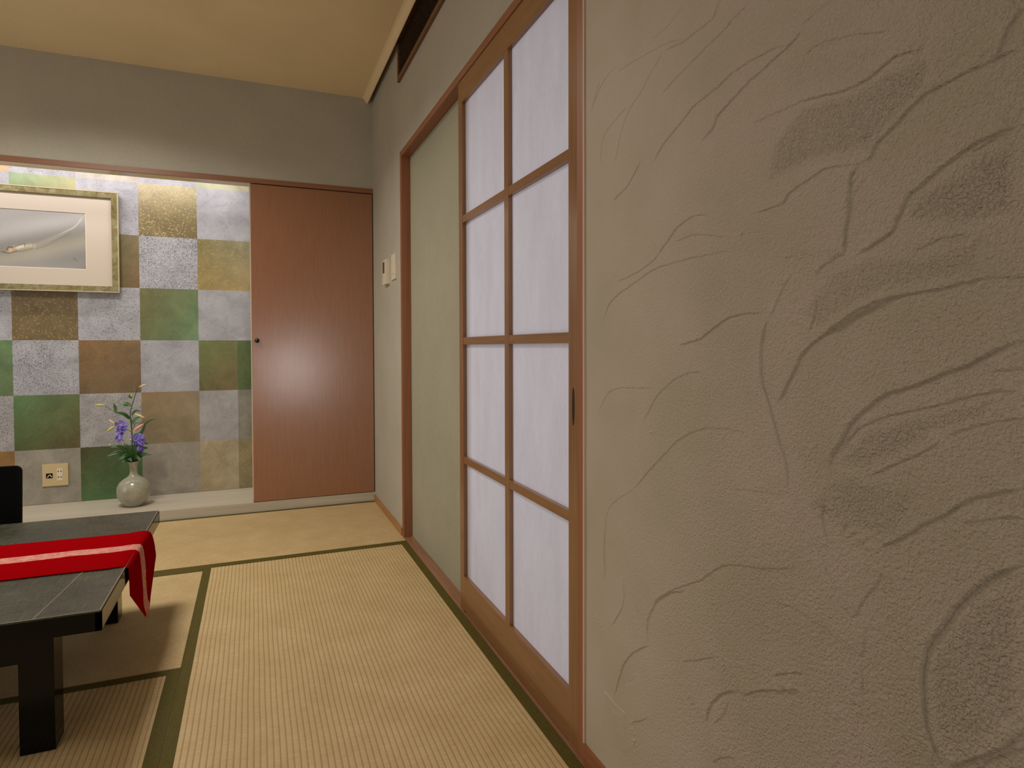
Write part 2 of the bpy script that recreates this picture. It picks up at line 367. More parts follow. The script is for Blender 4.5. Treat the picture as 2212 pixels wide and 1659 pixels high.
    m.color(m.ramp(big, [(0.35, srgb(176, 165, 144)), (0.65, srgb(187, 172, 156))]))
    v2 = m.coord((1, 1, 1.0), rot=(0.9, 0, 0))
    n1 = m.noise(v2, 330, 2.5, .55, 0.35)
    n2 = m.noise(v2, 190, 2, .5, 0.3)
    hgt = m.math('ADD', m.math('MULTIPLY', n1, .55), m.math('MULTIPLY', n2, .45))
    m.bump(hgt, m.math('MINIMUM', 1.0, m.math('MULTIPLY', an.outputs['Fac'], 1.25)), 0.0125)
    me.materials.append(m.m)
    o = bpy.data.objects.new('wall_plaster', me)
    return tag(link(o), kind='structure')
plaster_wall()
m_caulk = M('pale_caulk', (205, 178, 158), 0.6).m
structure('trim_1', B((W - .004, W + .02, 1.1635, 1.1685, 0.049, 1.816)), m_caulk)
structure('baseboard_plaster', B((W - .006, W + .01, YF, 1.1635, 0.0, 0.049)), m_base2, bevel=.0012)
structure('baseboard_right', B((W - .008, W + .01, 2.946, D, 0.0, 0.037)), m_base, bevel=.0012)

# door opening frame: two posts, header with its underside, threshold
structure('trim_2', B((W - .003, W + .1, 1.1685, 1.196, 0.0, 1.816)), m_frame, bevel=.001)
structure('trim_3', B((W - .003, W + .1, 2.911, 2.945, 0.0, 1.816)), m_frame, bevel=.001)
structure('trim_4', B((W - .003, W + .1, 1.196, 2.911, 1.790, 1.816)), m_frame_y, bevel=.001)
sill = structure('trim_5', B((W - .005, 0.653, 1.15, 2.945, -0.03, 0.0015), (0.653, 0.679, 1.15, 2.945, -.03, -.001), (0.679, 0.686, 1.15, 2.945, -.03, 0.0015), (0.686, W + .1, 1.15, 2.945, -.03, 0.0015)), m_sill)
structure('rail', B((0.6645, 0.6665, 1.197, 2.93, -.001, 0.0018)), M('thin_metal_rail', (205, 200, 190), .3, metal=1.0).m, parent=sill)

# ------------------------------------------------------------------ shoji door
paper = M('washi_paper', (225, 222, 228), 0.85, 0.2)
v = paper.coord((1, 1, .25)); fb = paper.noise(v, 160, 4, .7, 1.2); big = paper.noise(paper.coord((1, 1, .3)), 14, 3, .6)
pc = paper.ramp(paper.math('ADD', paper.math('MULTIPLY', fb, .5), paper.math('MULTIPLY', big, .5)), [(0.3, srgb(214, 211, 218)), (0.65, srgb(232, 229, 236))])
paper.color(pc)
tr = paper.n('ShaderNodeBsdfTranslucent'); paper.l(pc, tr.inputs['Color'])
mx = paper.n('ShaderNodeMixShader'); mx.inputs[0].default_value = 0.45
outn = paper.t.nodes['Material Output']
paper.l(paper.bs.outputs[0], mx.inputs[1]); paper.l(tr.outputs[0], mx.inputs[2]); paper.l(mx.outputs[0], outn.inputs['Surface'])

shoji = thing('door_1', (W, 1.62, 0.004), 'sliding wooden lattice door with eight glowing white paper panes', 'door', kind='structure')
X0, X1 = W, 0.673
obj('stile', B((X0, X1, 2.004, 2.042, 0.004, 1.789)), m_shoji, shoji, bevel=.0015)
obj('stile', B((X0, X1, 1.197, 1.241, 0.004, 1.789)), m_shoji, shoji, bevel=.0015)
obj('top_rail', B((X0, X1, 1.241, 2.004, 1.713, 1.789)), m_shoji_y, shoji, bevel=.001)
obj('bottom_rail', B((X0, X1, 1.241, 2.004, 0.010, 0.123)), m_shoji_y, shoji, bevel=.001)
obj('muntin', B((X0 + .0005, X1 - .002, 1.597, 1.627, 0.123, 1.713)), m_shoji, shoji, bevel=.002)
for za, zb in ((0.508, 0.531), (0.908, 0.932), (1.314, 1.338)):
    for ya, yb in ((1.241, 1.597), (1.627, 2.004)):
        obj('muntin', B((X0 + .001, X1 - .003, ya, yb, za, zb)), m_shoji_y, shoji, bevel=.002)
zz = [0.123, 0.508, 0.531, 0.908, 0.932, 1.314, 1.338, 1.713]
for ya, yb in ((1.241, 1.597), (1.627, 2.004)):
    for k in range(4):
        bm = bmesh.new(); N = 14
        rs = random.Random(int(ya*100) + k)
        ph = [rs.uniform(0, 6) for _ in range(4)]
        g = []
        for i in range(N+1):
            row = []
            for j in range(N+1):
                yy = ya + (yb-ya)*i/N; z_ = zz[2*k] + (zz[2*k+1]-zz[2*k])*j/N
                e = min(i, N-i, j, N-j)/3.0; e = min(1, e)
                row.append(bm.verts.new((0.6605 + e*0.0006*(math.sin(yy*22+ph[0]) * math.cos(z_*13+ph[1])), yy, z_)))
            g.append(row)
        for i in range(N):
            for j in range(N):
                bm.faces.new((g[i][j], g[i+1][j], g[i+1][j+1], g[i][j+1]))
        obj('paper_pane', bm, paper.m, shoji, smooth=True)
# recessed finger pull on the near stile
bm = bmesh.new()
n = 20
prof = [(1.2185 + 0.0055*math.cos(2*math.pi*k/n), 0.768 + 0.042*math.sin(2*math.pi*k/n)) for k in range(n)]
prism(bm, prof, X0 - .0006, X0 + .004, 'x')
fp = obj('finger_pull', bm, M('pull_dark_wood', (40, 24, 12), .5).m, shoji, smooth=False)
tag(fp, label='dark oval recessed pull')

# ------------------------------------------------------------------ pale sliding panel behind it
fus = thing('door_2', (0.69, 2.4, 0.003), 'pale cloth-covered sliding panel behind the lattice door', 'door', kind='structure')
m_fus = wallpaint('pale_green_paper', (164, 160, 138), 0.03, .06, 50)
obj('panel', B((0.687, 0.70, 1.97, 2.912, 0.003, 1.789)), m_fus, fus)

# ------------------------------------------------------------------ lintel, closet door, ledge
structure('trim_6', B((XL, W, D - .006, D + .085, 1.789, 1.815)), m_lintel, bevel=.0012)
structure('trim_9', B((XL, -.012, D + .002, D + .084, 1.7875, 1.7895)), M('pale_glossy_underside', (206, 184, 140), .22, .8).m)  # added board; its beige stands in for light on the lintel's underside
structure('trim_7', B((-0.0155, -0.0105, D - .002, D + .06, 0.052, 1.789)), M('pale_edge_strip', (205, 185, 160), .4).m)
structure('trim_8', B((XL, W, D - .002, DA, 0.0, 0.052)), m_ledge, bevel=.0015)
cd = thing('door_3', (-0.01, D, 0.055), 'tall reddish-brown wooden closet door with a small black knob', 'door', kind='structure')
obj('panel', B((-0.0095, 0.6425, D - .001, D + .02, 0.0555, 1.7845)), m_door, cd, bevel=.0008)
bm = bmesh.new()
lathe(bm, [(0.0001, 0), (0.006, 0), (0.0055, .008), (0.009, .012), (0.0125, .019), (0.0122, .026), (0.008, .031), (0.0001, .0325)], (0, 0, 0), 24)
bmesh.ops.rotate(bm, verts=bm.verts, cent=(0, 0, 0), matrix=Matrix.Rotation(math.radians(90), 3, 'X'))
bmesh.ops.translate(bm, verts=bm.verts, vec=(0.016, D - .001, 0.937))
obj('knob', bm, M('black_knob', (14, 12, 12), .2).m, cd, smooth=True)

# ------------------------------------------------------------------ checkered foil wall of the alcove
def soft(c, _=0):
    g = sum(c)/3
    return [(g + (v-g)*.90)*.93 for v in c]

def tile_wall():
    x0, dx, zr, dz = -1.188, 0.2962, 1.831, 0.2962
    S = (186, 185, 191)
    gold, brown, green, olive, sand = (176, 148, 92), (140, 112, 70), (104, 134, 84), (130, 122, 72), (198, 178, 138)
    # (col,row): four corner colours  TL TR BL BR, fleck amount, fleck tone
    T = {(1,1): ((150,178,130), (190,184,130), (150,160,110), (170,160,100)),
         (3,1): ((206,190,150), (196,182,138), (128,112,64), (120,102,58)),
         (2,2): ((128,118,66), (140,124,80), (124,140,92), (126,96,54)), (4,2): ((142,128,76), (168,164,128), (176,152,84), (190,164,110)),
         (1,3): ((120,98,64), (122,100,66), (128,106,62), (122,100,56)), (3,3): ((132,124,74), (110,134,84), (110,116,66), (126,164,118)),
         (0,4): ((96,120,66), (112,150,96), (96,160,110), (104,120,72)), (2,4): ((150,110,60), (146,116,76), (124,100,64), (128,104,66)),
         (4,4): ((124,140,76), (134,128,78), (120,112,62), (136,114,76)),
         (1,5): ((100,142,84), (108,124,68), (92,108,56), (108,96,58)), (3,5): ((164,134,88), (166,150,118), (150,136,104), (160,140,104)),
         (-1,5): ((100,142,84), (108,124,68), (92,108,56), (108,96,58)),
         (0,6): ((158,124,66), (166,124,60), (160,120,60), (150,110,56)), (2,6): ((82,82,44), (92,128,78), (92,134,84), (90,120,72)),
         (4,6): ((198,180,142), (186,172,136), (178,160,122), (196,180,148)),
         (0,0): ((210,170,130), (214,176,136), (220,180,140), (216,176,130)), (2,0): ((200,190,180), (200,190,176), (204,196,186), (204,190,170)), (4,0): ((186,190,150), (196,196,160), (190,190,150), (200,196,160))}
    fl = {(2,1): .6, (4,1): .4, (3,2): 1.0, (2,3): .8, (4,3): .4, (0,3): .7, (1,4): .95, (3,4): .45, (0,5): .8, (2,5): .8, (4,5): .3, (1,6): .25, (3,6): .3}
    strip = {1: (168,168,130), 2: (190,180,150), 3: (170,168,168), 4: (96,116,66), 5: (150,146,130), 6: (158,144,100)}
    co = []; fc = []; ca = []; sa = []; ga = []
    N = 10
    for c in range(-6, 4 + 1):
        for r in range(-1, 7):
            xa, xb = x0 + dx*(c-1), x0 + dx*c
            za, zb = zr - dz*(r-1), zr - dz*r
            zb = max(zb, 0.05); za = min(za, 2.1)
            if xb <= XL or za <= zb: continue
            colored = (c + r) % 2 == 0
            if colored:
                k = T.get((c, r)) or random.Random(c*31+r).choice(list(T.values()))
                f = 0.0; g = 1.0 if (c, r) == (3, 1) else (.45 if (c, r) in ((4,2), (1,3), (4,6)) else .1)
            else:
                k = (S, S, S, S); f = fl.get((c, r), .5); g = 0
                if r == 6: k = ((172,164,148),)*4
                if r == 5: k = ((182,179,178),)*4
            b = len(co)
            split = c == 4
            for i in range(N+1):
                u = i/N
                for j in range(N+1):
                    w = j/N
                    co.append((xa + (xb-xa)*u, DA, zb + (za-zb)*w))
            for i in range(N):
                for j in range(N):
                    fc.append((b+i*(N+1)+j, b+(i+1)*(N+1)+j, b+(i+1)*(N+1)+j+1, b+i*(N+1)+j+1))
                    for (ii, jj) in ((i, j), (i+1, j), (i+1, j+1), (i, j+1)):
                        u, w = ii/N, jj/N
                        kk = [sum(q) for q in zip(*[tuple(ch*wt for ch in cc) for cc, wt in zip(k, ((1-u)*w, u*w, (1-u)*(1-w), u*(1-w)))])]
                        gg = g
                        if split and i >= 7 and r in strip and r >= 4:
                            kk = strip[r]
                        ca.append(srgb(*soft(kk, kk is not None))); sa.append(f); ga.append(g)
    me = bpy.data.meshes.new('wall_alcove'); me.from_pydata(co, [], fc); me.update()
    a = me.color_attributes.new('tint', 'FLOAT_COLOR', 'CORNER'); a.data.foreach_set('color', np.array(ca, 'f').ravel())
    a = me.attributes.new('fleck', 'FLOAT', 'CORNER'); a.data.foreach_set('value', np.array(sa, 'f'))
    a = me.attributes.new('glitter', 'FLOAT', 'CORNER'); a.data.foreach_set('value', np.array(ga, 'f'))
    m = M('foil_checker_paper', (180, 180, 180), 0.42, 0.5, metal=0.15)
    t = m.n('ShaderNodeAttribute', attribute_name='tint'); f = m.n('ShaderNodeAttribute', attribute_name='fleck'); g = m.n('ShaderNodeAttribute', attribute_name='glitter')
    v = m.coord()
    big = m.noise(v, 9, 4, .65, .6)
    c1 = m.mixc(m.math('MULTIPLY', m.math('SUBTRACT', big, .5), 1.6), t.outputs['Color'], srgb(120, 100, 60), 'MIX')
    mot = m.ramp(big, [(0.3, (.78, .78, .78, 1)), (0.7, (1.18, 1.18, 1.18, 1))])
    c2 = m.mixc(1.0, t.outputs['Color'], mot, 'MULTIPLY')
    sp = m.noise(v, 150, 3, .65)
    dens = m.noise(v, 6, 2, .5)
    thr = m.math('ADD', m.math('MULTIPLY', f.outputs['Fac'], m.math('ADD', m.math('MULTIPLY', dens, .22), .03)), 0.34)
    mask = m.math('MULTIPLY', m.math('GREATER_THAN', f.outputs['Fac'], 0.01), m.math('SMOOTH_MIN', 1.0, m.math('MAXIMUM', 0.0, m.math('MULTIPLY', m.math('SUBTRACT', thr, sp), 12.0)), 0.1))
    c3 = m.mixc(m.math('MULTIPLY', mask, .7), c2, srgb(84, 76, 74))
    gl = m.math('MULTIPLY', m.math('MULTIPLY', g.outputs['Fac'], m.math('GREATER_THAN', m.noise(v, 110, 2, .6), 0.60)), .55)
    c4 = m.mixc(gl, c3, srgb(222, 190, 130))
    m.color(c4)
    vs = m.coord((1, 1, 1)); m.bump(m.noise(vs, 45, 4, .7, 1.0), m.math('ADD', m.math('MULTIPLY', f.outputs['Fac'], .5), .08), 0.004)
    me.materials.append(m.m)
    o = bpy.data.objects.new('wall_alcove', me)
    tag(link(o), kind='structure')
    structure('wall_alcove_core', B((XL, .03, DA + .002, DA + .06, 0, 2.05)), m_wall)
tile_wall()

# ------------------------------------------------------------------ tatami
def tatami_mat_material(name, axis):
    m = M(name, (196, 164, 112), 0.62, 0.35)
    v = m.coord((900, 14, 1) if axis == 'x' else (14, 900, 1))
    st = m.noise(v, 1.0, 3, .6)
    v2 = m.coord((5, 5, 1)); pz = m.noise(v2, 1.4, 4, .6)
    # fine straws run across the ribs
    v3 = m.coord((30, 420, 1) if axis == 'y' else (420, 30, 1)); fin = m.noise(v3, 1.0, 3, .6)
    at = m.n('ShaderNodeAttribute', attribute_name='groove')
    c = m.ramp(m.math('ADD', m.math('MULTIPLY', fin, .6), m.math('MULTIPLY', pz, .4)), [(0.3, srgb(182, 154, 106)), (0.5, srgb(198, 171, 122)), (0.7, srgb(214, 190, 144))])
    c = m.mixc(m.math('MULTIPLY', at.outputs['Fac'], .65), c, srgb(130, 102, 62))
    m.color(c); m.bump(fin, .35, .0008)
    return m.m
m_tx, m_ty = tatami_mat_material('igusa_ribs_across', 'x'), tatami_mat_material('igusa_ribs_deep', 'y')
mh = M('olive_cloth_border', (84, 82, 30), 0.75, 0.3)
v = mh.coord(); mh.color(mh.ramp(mh.noise(v, 500, 2, .6), [(0.35, srgb(70, 62, 14)), (0.65, srgb(98, 86, 28))])); mh.bump(mh.noise(v, 700, 2, .5), .4, .001)
m_heri = mh.m

def tatami(x0, x1, y0, y1, axis, borders, label):
    """axis: direction the ribs run; borders: list of (x0,x1,y0,y1)"""
    t = thing('tatami_mat', ((x0+x1)/2, (y0+y1)/2, -0.03), label, 'tatami mat', 'tatami mats covering the floor')
    a0, a1 = (x0, x1) if axis == 'y' else (y0, y1)
    b0, b1 = (y0, y1) if axis == 'y' else (x0, x1)
    P = 0.0137; n = int(round((a1-a0)/P)); P = (a1-a0)/n
    prof = []; gv = []
    for i in range(n):
        for q, h, g in ((0.0, -.0009, 1), (.07, -.00025, .5), (.2, 0, 0.), (.5, .0001, 0.), (.8, 0, 0.), (.93, -.00025, .5)):
            prof.append((a0 + (i+q)*P, h)); gv.append(g)
    prof.append((a1, -.0009)); gv.append(1)
    rows = 24
    co = []; fc = []; G = []
    rs = random.Random(int(x0*100))
    for r in range(rows+1):
        b = b0 + (b1-b0)*r/rows
        for k, (a, h) in enumerate(prof):
            aa = a + 0.0006*math.sin(r*1.3 + a*9)*(0 if k in (0, len(prof)-1) else 1)
            co.append((aa, b, h) if axis == 'y' else (b, aa, h)); G.append(gv[k])
    L = len(prof)
    for r in range(rows):
        for k in range(L-1):
            f = (r*L+k, r*L+k+1, (r+1)*L+k+1, (r+1)*L+k)
            fc.append(f if axis == 'y' else f[::-1])
    base = len(co)
    for (X, Y, Z) in ((x0,y0,-.0009),(x1,y0,-.0009),(x1,y1,-.0009),(x0,y1,-.0009),(x0,y0,-.03),(x1,y0,-.03),(x1,y1,-.03),(x0,y1,-.03)):
        co.append((X, Y, Z)); G.append(0)
    for f in ((0,4,5,1),(1,5,6,2),(2,6,7,3),(3,7,4,0),(4,7,6,5)): fc.append(tuple(base+i for i in f))
    lx, ly, lz = t.location
    co = [(a-lx, b-ly, c-lz) for a, b, c in co]
    me = bpy.data.meshes.new('woven_surface'); me.from_pydata(co, [], fc); me.update()
    me.polygons.foreach_set('use_smooth', [True]*(len(fc)-5) + [False]*5)
    at = me.attributes.new('groove', 'FLOAT', 'POINT'); at.data.foreach_set('value', G)
    me.materials.append(m_ty if axis == 'y' else m_tx)
    o = bpy.data.objects.new('woven_surface', me); o.parent = t; link(o)
    for (xa, xb, ya, yb) in borders:
        obj('cloth_border', B((xa, xb, ya, yb, -.028, 0.0013)), m_heri, t, bevel=.0012)
    return t
tatami(-0.2005, 0.6425, 1.125, 2.8145, 'y', [(-.2008, -.172, 1.125, 2.8145), (.612, .6427, 1.125, 2.8145)], 'long tatami mat running along the paper lattice door')
tatami(-1.045, 0.6425, 2.8155, 3.679, 'x', [(-1.045, .6428, 2.815, 2.859), (-1.045, .6428, 3.655, 3.6795)], 'tatami mat lying along the alcove ledge and closet door')
tatami(-1.045, -0.2015, 1.9325, 2.8145, 'x', [(-1.045, -.2015, 1.932, 1.963), (-1.045, -.2015, 2.787, 2.8148)], 'half tatami mat under the far end of the table')
tatami(-1.045, -0.2015, 0.25, 1.9315, 'y', [(-.233, -.2012, .25, 1.9318), (-1.045, -1.015, .25, 1.9318)], 'tatami mat under the near table leg, in the bottom left')
tatami(-0.2005, 0.6425, -0.56, 1.124, 'y', [(-.2008, -.172, -.56, 1.124), (.612, .6427, -.56, 1.124)], 'tatami mat beside the trowelled plaster wall, nearest of all the mats')

# ------------------------------------------------------------------ low table
TX, TZ = -0.315, 0.330
tab = thing('low_table', (-1.05, 2.035, 0), 'low black lacquered table with a scratched dark top', 'table')
mt = M('scratched_black_top', (40, 38, 32), 0.3, 0.6)
v = mt.coord((1.5, 22, 1), rot=(0, 0, .35)); s1 = mt.noise(v, 9, 6, .75, .4)
vv = mt.coord((30, 3, 1), rot=(0, 0, -.5)); s2 = mt.noise(vv, 6, 6, .8, .2)
big = mt.noise(mt.coord(), 5, 3, .6)
f = mt.math('MULTIPLY', mt.math('MAXIMUM', s1, s2), mt.math('ADD', mt.math('MULTIPLY', big, .7), .62))
v3 = mt.coord((3, 60, 1), rot=(0, 0, .5)); s3 = mt.noise(v3, 5, 5, .8, .6)
v4 = mt.coord((70, 4, 1), rot=(0, 0, .2)); s4 = mt.noise(v4, 5, 5, .8, .6)
scr = mt.math('MULTIPLY', mt.math('MAXIMUM', mt.math('GREATER_THAN', s3, .66), mt.math('GREATER_THAN', s4, .68)), .55)
mt.color(mt.mixc(scr, mt.ramp(f, [(0.42, srgb(34, 33, 22)), (0.58, srgb(62, 60, 42)), (0.72, srgb(108, 103, 78))]), srgb(124, 118, 98)))
mt.l(mt.ramp(f, [(0.4, (.22,)*3+(1,)), (0.7, (.46,)*3+(1,))]), mt.bs.inputs['Roughness'])
m_edge = M('worn_pale_edge', (150, 140, 118), .45).m
YN, YB = 1.586, 2.487
top = obj('tabletop', B((-1.80, TX, YN, YB, 0.2865, TZ)), mt.m, tab, bevel=.004, seg=3)
obj('edge_band', B((-1.80, TX + .0012, YN - .0012, YN + .01, 0.286, 0.3262), (TX - .01, TX + .0012, YN - .0012, YB + .0012, 0.286, 0.3262), (-1.80, TX + .0012, YB - .01, YB + .0012, 0.286, 0.3262)), m_black, tab, bevel=.003)
bm = bmesh.new()
box(bm, -.437, -.4355, YN+.002, 1.96, TZ - .001, TZ + .0004)
bmesh.ops.rotate(bm, verts=bm.verts, cent=(-.436, 1.59, TZ), matrix=Matrix.Rotation(math.radians(-5.4), 3, 'Z'))

obj('seam', bm, m_edge, tab)
obj('worn_edge', B((-1.79, TX - .003, YN + .0006, YN + .0022, TZ - .002, TZ + .0001), (TX - .0026, TX - .0012, YN + .003, YB - .003, TZ - .002, TZ + .0001)), m_edge, tab)
for (ya, yb) in ((1.668, 1.735), (2.363, 2.43)):
    for (xa, xb) in ((-.487, -.421), (-1.69, -1.624)):
        obj('leg', B((xa, xb, ya, yb, 0.0014, 0.287)), m_black, tab, bevel=.003)
obj('apron', B((-1.63, -.48, 1.684, 1.704, 0.199, 0.287)), m_black, tab, bevel=.001)
obj('apron', B((-1.63, -.48, 2.392, 2.412, 0.199, 0.287)), m_black, tab, bevel=.001)

# ------------------------------------------------------------------ red runner
def runner():
    # rows along the length: each row = (near point, far point) plus a mid bulge
    rows = []
    xs = list(np.linspace(-1.15, -0.36, 34))
    for x in xs:
        t = (x + 1.15)/.79
        rows.append(((x, 1.868 + .006*math.sin(x*9) + .004*t, TZ + .0022), (x, 2.205 + .005*math.sin(x*7+1) + .006*t, TZ + .0022), 0))
    fold = [((-.345, 1.874, .3325), (-.342, 2.213, .3325)), ((-.330, 1.876, .332), (-.326, 2.218, .332)), ((-.318, 1.877, .3305), (-.313, 2.224, .3295)), ((-.309, 1.878, .324), (-.3065, 2.234, .321)),
            ((-.309, 1.880, .312), (-.3035, 2.246, .307)), ((-.309, 1.883, .298), (-.302, 2.258, .290)), ((-.309, 1.887, .282), (-.301, 2.272, .268)), ((-.309, 1.889, .265), (-.301, 2.286, .246)), ((-.309, 1.891, .249), (-.301, 2.295, .228))]
    for a, b in fold: rows.append((a, b, 0))
    tip = (-.3035, 2.118, .094)
    a, b = fold[-1]
    for k in range(1, 11):
        t = k/10.5
        rows.append((tuple(a[i] + (tip[i]-a[i])*t for i in range(3)), tuple(b[i] + ((tip[i]+(0, .012, .0)[i])-b[i])*t for i in range(3)), 0))
    NU = 36
    co = []; uv = []
    lens = 0; prev = None
    for ri, (a, b, _) in enumerate(rows):
        a, b = Vector(a), Vector(b)
        mid = (a+b)/2
        if prev is not None: lens += (mid-prev).length
        prev = mid
        for i in range(NU+1):
            u = i/NU; p = a.lerp(b, u)
            if ri < 34:
                p.z += 0.0012*abs(math.sin(u*7 + p.x*5)) * math.sin(math.pi*u) + .0006*math.sin(p.x*40 + u*5)*math.sin(math.pi*u)
                uu = u
            else:
                k = min(1, (ri-36)/8) if ri > 36 else 0
                p.x += k*(0.004*math.sin(u*9.0 + .6) + 0.002*math.sin(u*17))*math.sin(math.pi*u)
                p.x = max(p.x, -.3125 + 0.004*k) if p.z < .33 else p.x
                uu = u
            # width coordinate in metres across the cloth, centred on the stripe
            wdt = (b-a).length
            if ri >= 43:   # pointed end: keep stripe width constant
                t = (ri-42)/10.5
                cpos = 0.5 + (0.0)*t
                c_w = (u-0.5)*wdt/0.345*1.0 + 0.5 + 0.10*t*0
                uu = c_w
            co.append(p); uv.append((uu, lens))
    fc = []
    n = NU+1
    for r in range(len(rows)-1):
        for i in range(NU):
            fc.append((r*n+i, r*n+i+1, (r+1)*n+i+1, (r+1)*n+i))
    me = bpy.data.meshes.new('table_runner')
    org = Vector((-.7, 2.04, TZ))
    me.from_pydata([tuple(c-org) for c in co], [], fc); me.update()
    me.polygons.foreach_set('use_smooth', [True]*len(fc))
    ul = me.uv_layers.new(name='UVMap')
    for p in me.polygons:
        for li in p.loop_indices: ul.data[li].uv = uv[me.loops[li].vertex_index]
    m = M('red_cotton', (150, 26, 30), 0.9, 0.0)
    uvn = m.n('ShaderNodeUVMap', uv_map='UVMap'); sx = m.n('ShaderNodeSeparateXYZ'); m.l(uvn.outputs[0], sx.inputs[0])
    wob = m.n('ShaderNodeMapping'); wob.inputs['Scale'].default_value = (0, 6, 0); m.l(uvn.outputs[0], wob.inputs['Vector'])
    wb = m.math('MULTIPLY', m.math('SUBTRACT', m.noise(wob.outputs[0], 2.0, 3, .6), .5), .05)
    d = m.math('ABSOLUTE', m.math('ADD', m.math('SUBTRACT', sx.outputs[0], 0.505), wb))
    mask = m.math('LESS_THAN', d, 0.078)
    mp = m.n('ShaderNodeMapping'); mp.inputs['Scale'].default_value = (.34, 1, 1); m.l(uvn.outputs[0], mp.inputs['Vector'])
    pn = m.noise(mp.outputs[0], 9, 2, .5); pf = m.noise(mp.outputs[0], 70, 3, .6, 1.2)
    stripe = m.ramp(pf, [(0.35, srgb(190, 112, 104)), (0.55, srgb(206, 138, 124)), (0.66, srgb(200, 160, 136))])
    patch = m.ramp(pf, [(0.38, srgb(190, 50, 56)), (0.47, srgb(226, 170, 140)), (0.56, srgb(196, 150, 90)), (0.64, srgb(120, 70, 60))])
    stripe = m.mixc(m.math('MULTIPLY', m.math('GREATER_THAN', pn, .56), m.math('GREATER_THAN', 0.7, pn)), stripe, patch)
    weave = m.noise(mp.outputs[0], 600, 2, .5)
    red = m.ramp(weave, [(0.3, srgb(132, 3, 8)), (0.7, srgb(152, 5, 12))])
    m.color(m.mixc(mask, red, stripe)); m.bump(weave, .25, .001)
    me.materials.append(m.m)
    o = bpy.data.objects.new('table_runner', me); o.location = org
    so = o.modifiers.new('thick', 'SOLIDIFY'); so.thickness = 0.0012; so.offset = 0
    link(o)
    tag(o, 'red cloth runner with a pink patterned stripe, its pointed end hanging off the table', 'table runner')
runner()

# ------------------------------------------------------------------ black legless chair (zaisu) behind the table
ch = thing('floor_chair', (-1.02, 2.68, 0.0014), 'black legless floor chair on the far side of the table', 'chair')
def rrect(cx, cz, w, h, r, n=8):
    pts = []
    for sx, sz, a0 in ((1, 1, 0), (-1, 1, 90), (-1, -1, 180), (1, -1, 270)):
        for k in range(n+1):
            a = math.radians(a0 + 90*k/n)
            pts.append((cx + sx*(w/2-r) + r*math.cos(a), cz + sz*(h/2-r) + r*math.sin(a)))
    return pts
bm = bmesh.new()
pr = rrect(-1.02, 0.234, 0.414, 0.448, 0.022)
prism(bm, [(x, z) for x, z in pr], 0.0, 0.014, 'y')
for v_ in bm.verts:
    v_.co.y += 2.838 + 0.06*v_.co.z + 0.02*(1 - ((v_.co.x + 1.02)/.207)**2)
m_chair = M('black_stained_plywood', (4, 4, 5), 0.6, .08).m
obj('backrest', bm, m_chair, ch)
obj('seat', B((-1.22, -.82, 2.50, 2.84, 0.0014, 0.022)), m_chair, ch, bevel=.006)

# ------------------------------------------------------------------ framed drawing in the alcove
pic = thing('framed_picture', (-1.12, DA - .002, 1.21), 'framed grey painting with a cream mat and bronze frame, hanging in the alcove', 'picture')
px0, px1, pz0, pz1, yf = -1.55, -0.690, 1.209, 1.754, 4.045
mf = M('mottled_bronze_frame', (140, 122, 76), .38, .5, metal=.35)
v = mf.coord(); mf.color(mf.ramp(mf.noise(v, 26, 4, .7, .8), [(0.32, srgb(112, 90, 56)), (0.5, srgb(134, 124, 80)), (0.68, srgb(158, 152, 118))]))
def frame_side(p0, p1, q0, q1):
    """mitred rail between outer corners p0,p1 and inner corners q0,q1 (x,z)"""
    bm = bmesh.new()
    f = [bm.verts.new((a, yf, b)) for a, b in (p0, p1, q1, q0)]
    k = [bm.verts.new((a, DA - .004, b)) for a, b in (p0, p1, q1, q0)]
    bm.faces.new(f); bm.faces.new(k[::-1])
    for i in range(4):
        j = (i+1) % 4; bm.faces.new((f[i], f[j], k[j], k[i]))
    return bm
w_ = .030
for p0, p1, q0, q1 in (((px0, pz1), (px1, pz1), (px0+w_, pz1-w_), (px1-w_, pz1-w_)), ((px0, pz0), (px1, pz0), (px0+w_, pz0+w_), (px1-w_, pz0+w_)),
                       ((px0, pz0), (px0, pz1), (px0+w_, pz0+w_), (px0+w_, pz1-w_)), ((px1, pz0), (px1, pz1), (px1-w_, pz0+w_), (px1-w_, pz1-w_))):
    obj('frame_rail', frame_side(p0, p1, q0, q1), mf.m, pic)
m_lip = M('pale_frame_lip', (196, 180, 140), .4).m
e = .0035
obj('frame_lip', B((px0-e, px1+e, yf-.002, yf+.02, pz1-.001, pz1+e), (px0-e, px1+e, yf-.002, yf+.02, pz0-e, pz0+.001), (px1-.001, px1+e, yf-.002, yf+.02, pz0, pz1), (px0-e, px0+.001, yf-.002, yf+.02, pz0, pz1)), m_lip, pic)
ax0, ax1, az0, az1 = px0 + .146, -.842, 1.328, 1.633
ym = yf + .012
bm = bmesh.new()
ix0, ix1, iz0, iz1 = px0+w_-.004, px1-w_+.004, pz0+w_-.004, pz1-w_+.004
for b in ((ix0, ix1, ym, ym+.003, az1, iz1), (ix0, ix1, ym, ym+.003, iz0, az0), (ix0, ax0, ym, ym+.003, az0, az1), (ax1, ix1, ym, ym+.003, az0, az1)): box(bm, *b)
obj('mat_board', bm, M('cream_mat_board', (204, 190, 172), .85).m, pic)
bm = bmesh.new(); e = .003
for b in ((ax0, ax1, ym-.0003, ym+.003, az0-.0005, az0+e*.8), (ax1-e*.6, ax1+.0005, ym-.0003, ym+.003, az0, az1)): box(bm, *b)
obj('mat_bevel', bm, M('white_bevel', (240, 232, 220), .8).m, pic)
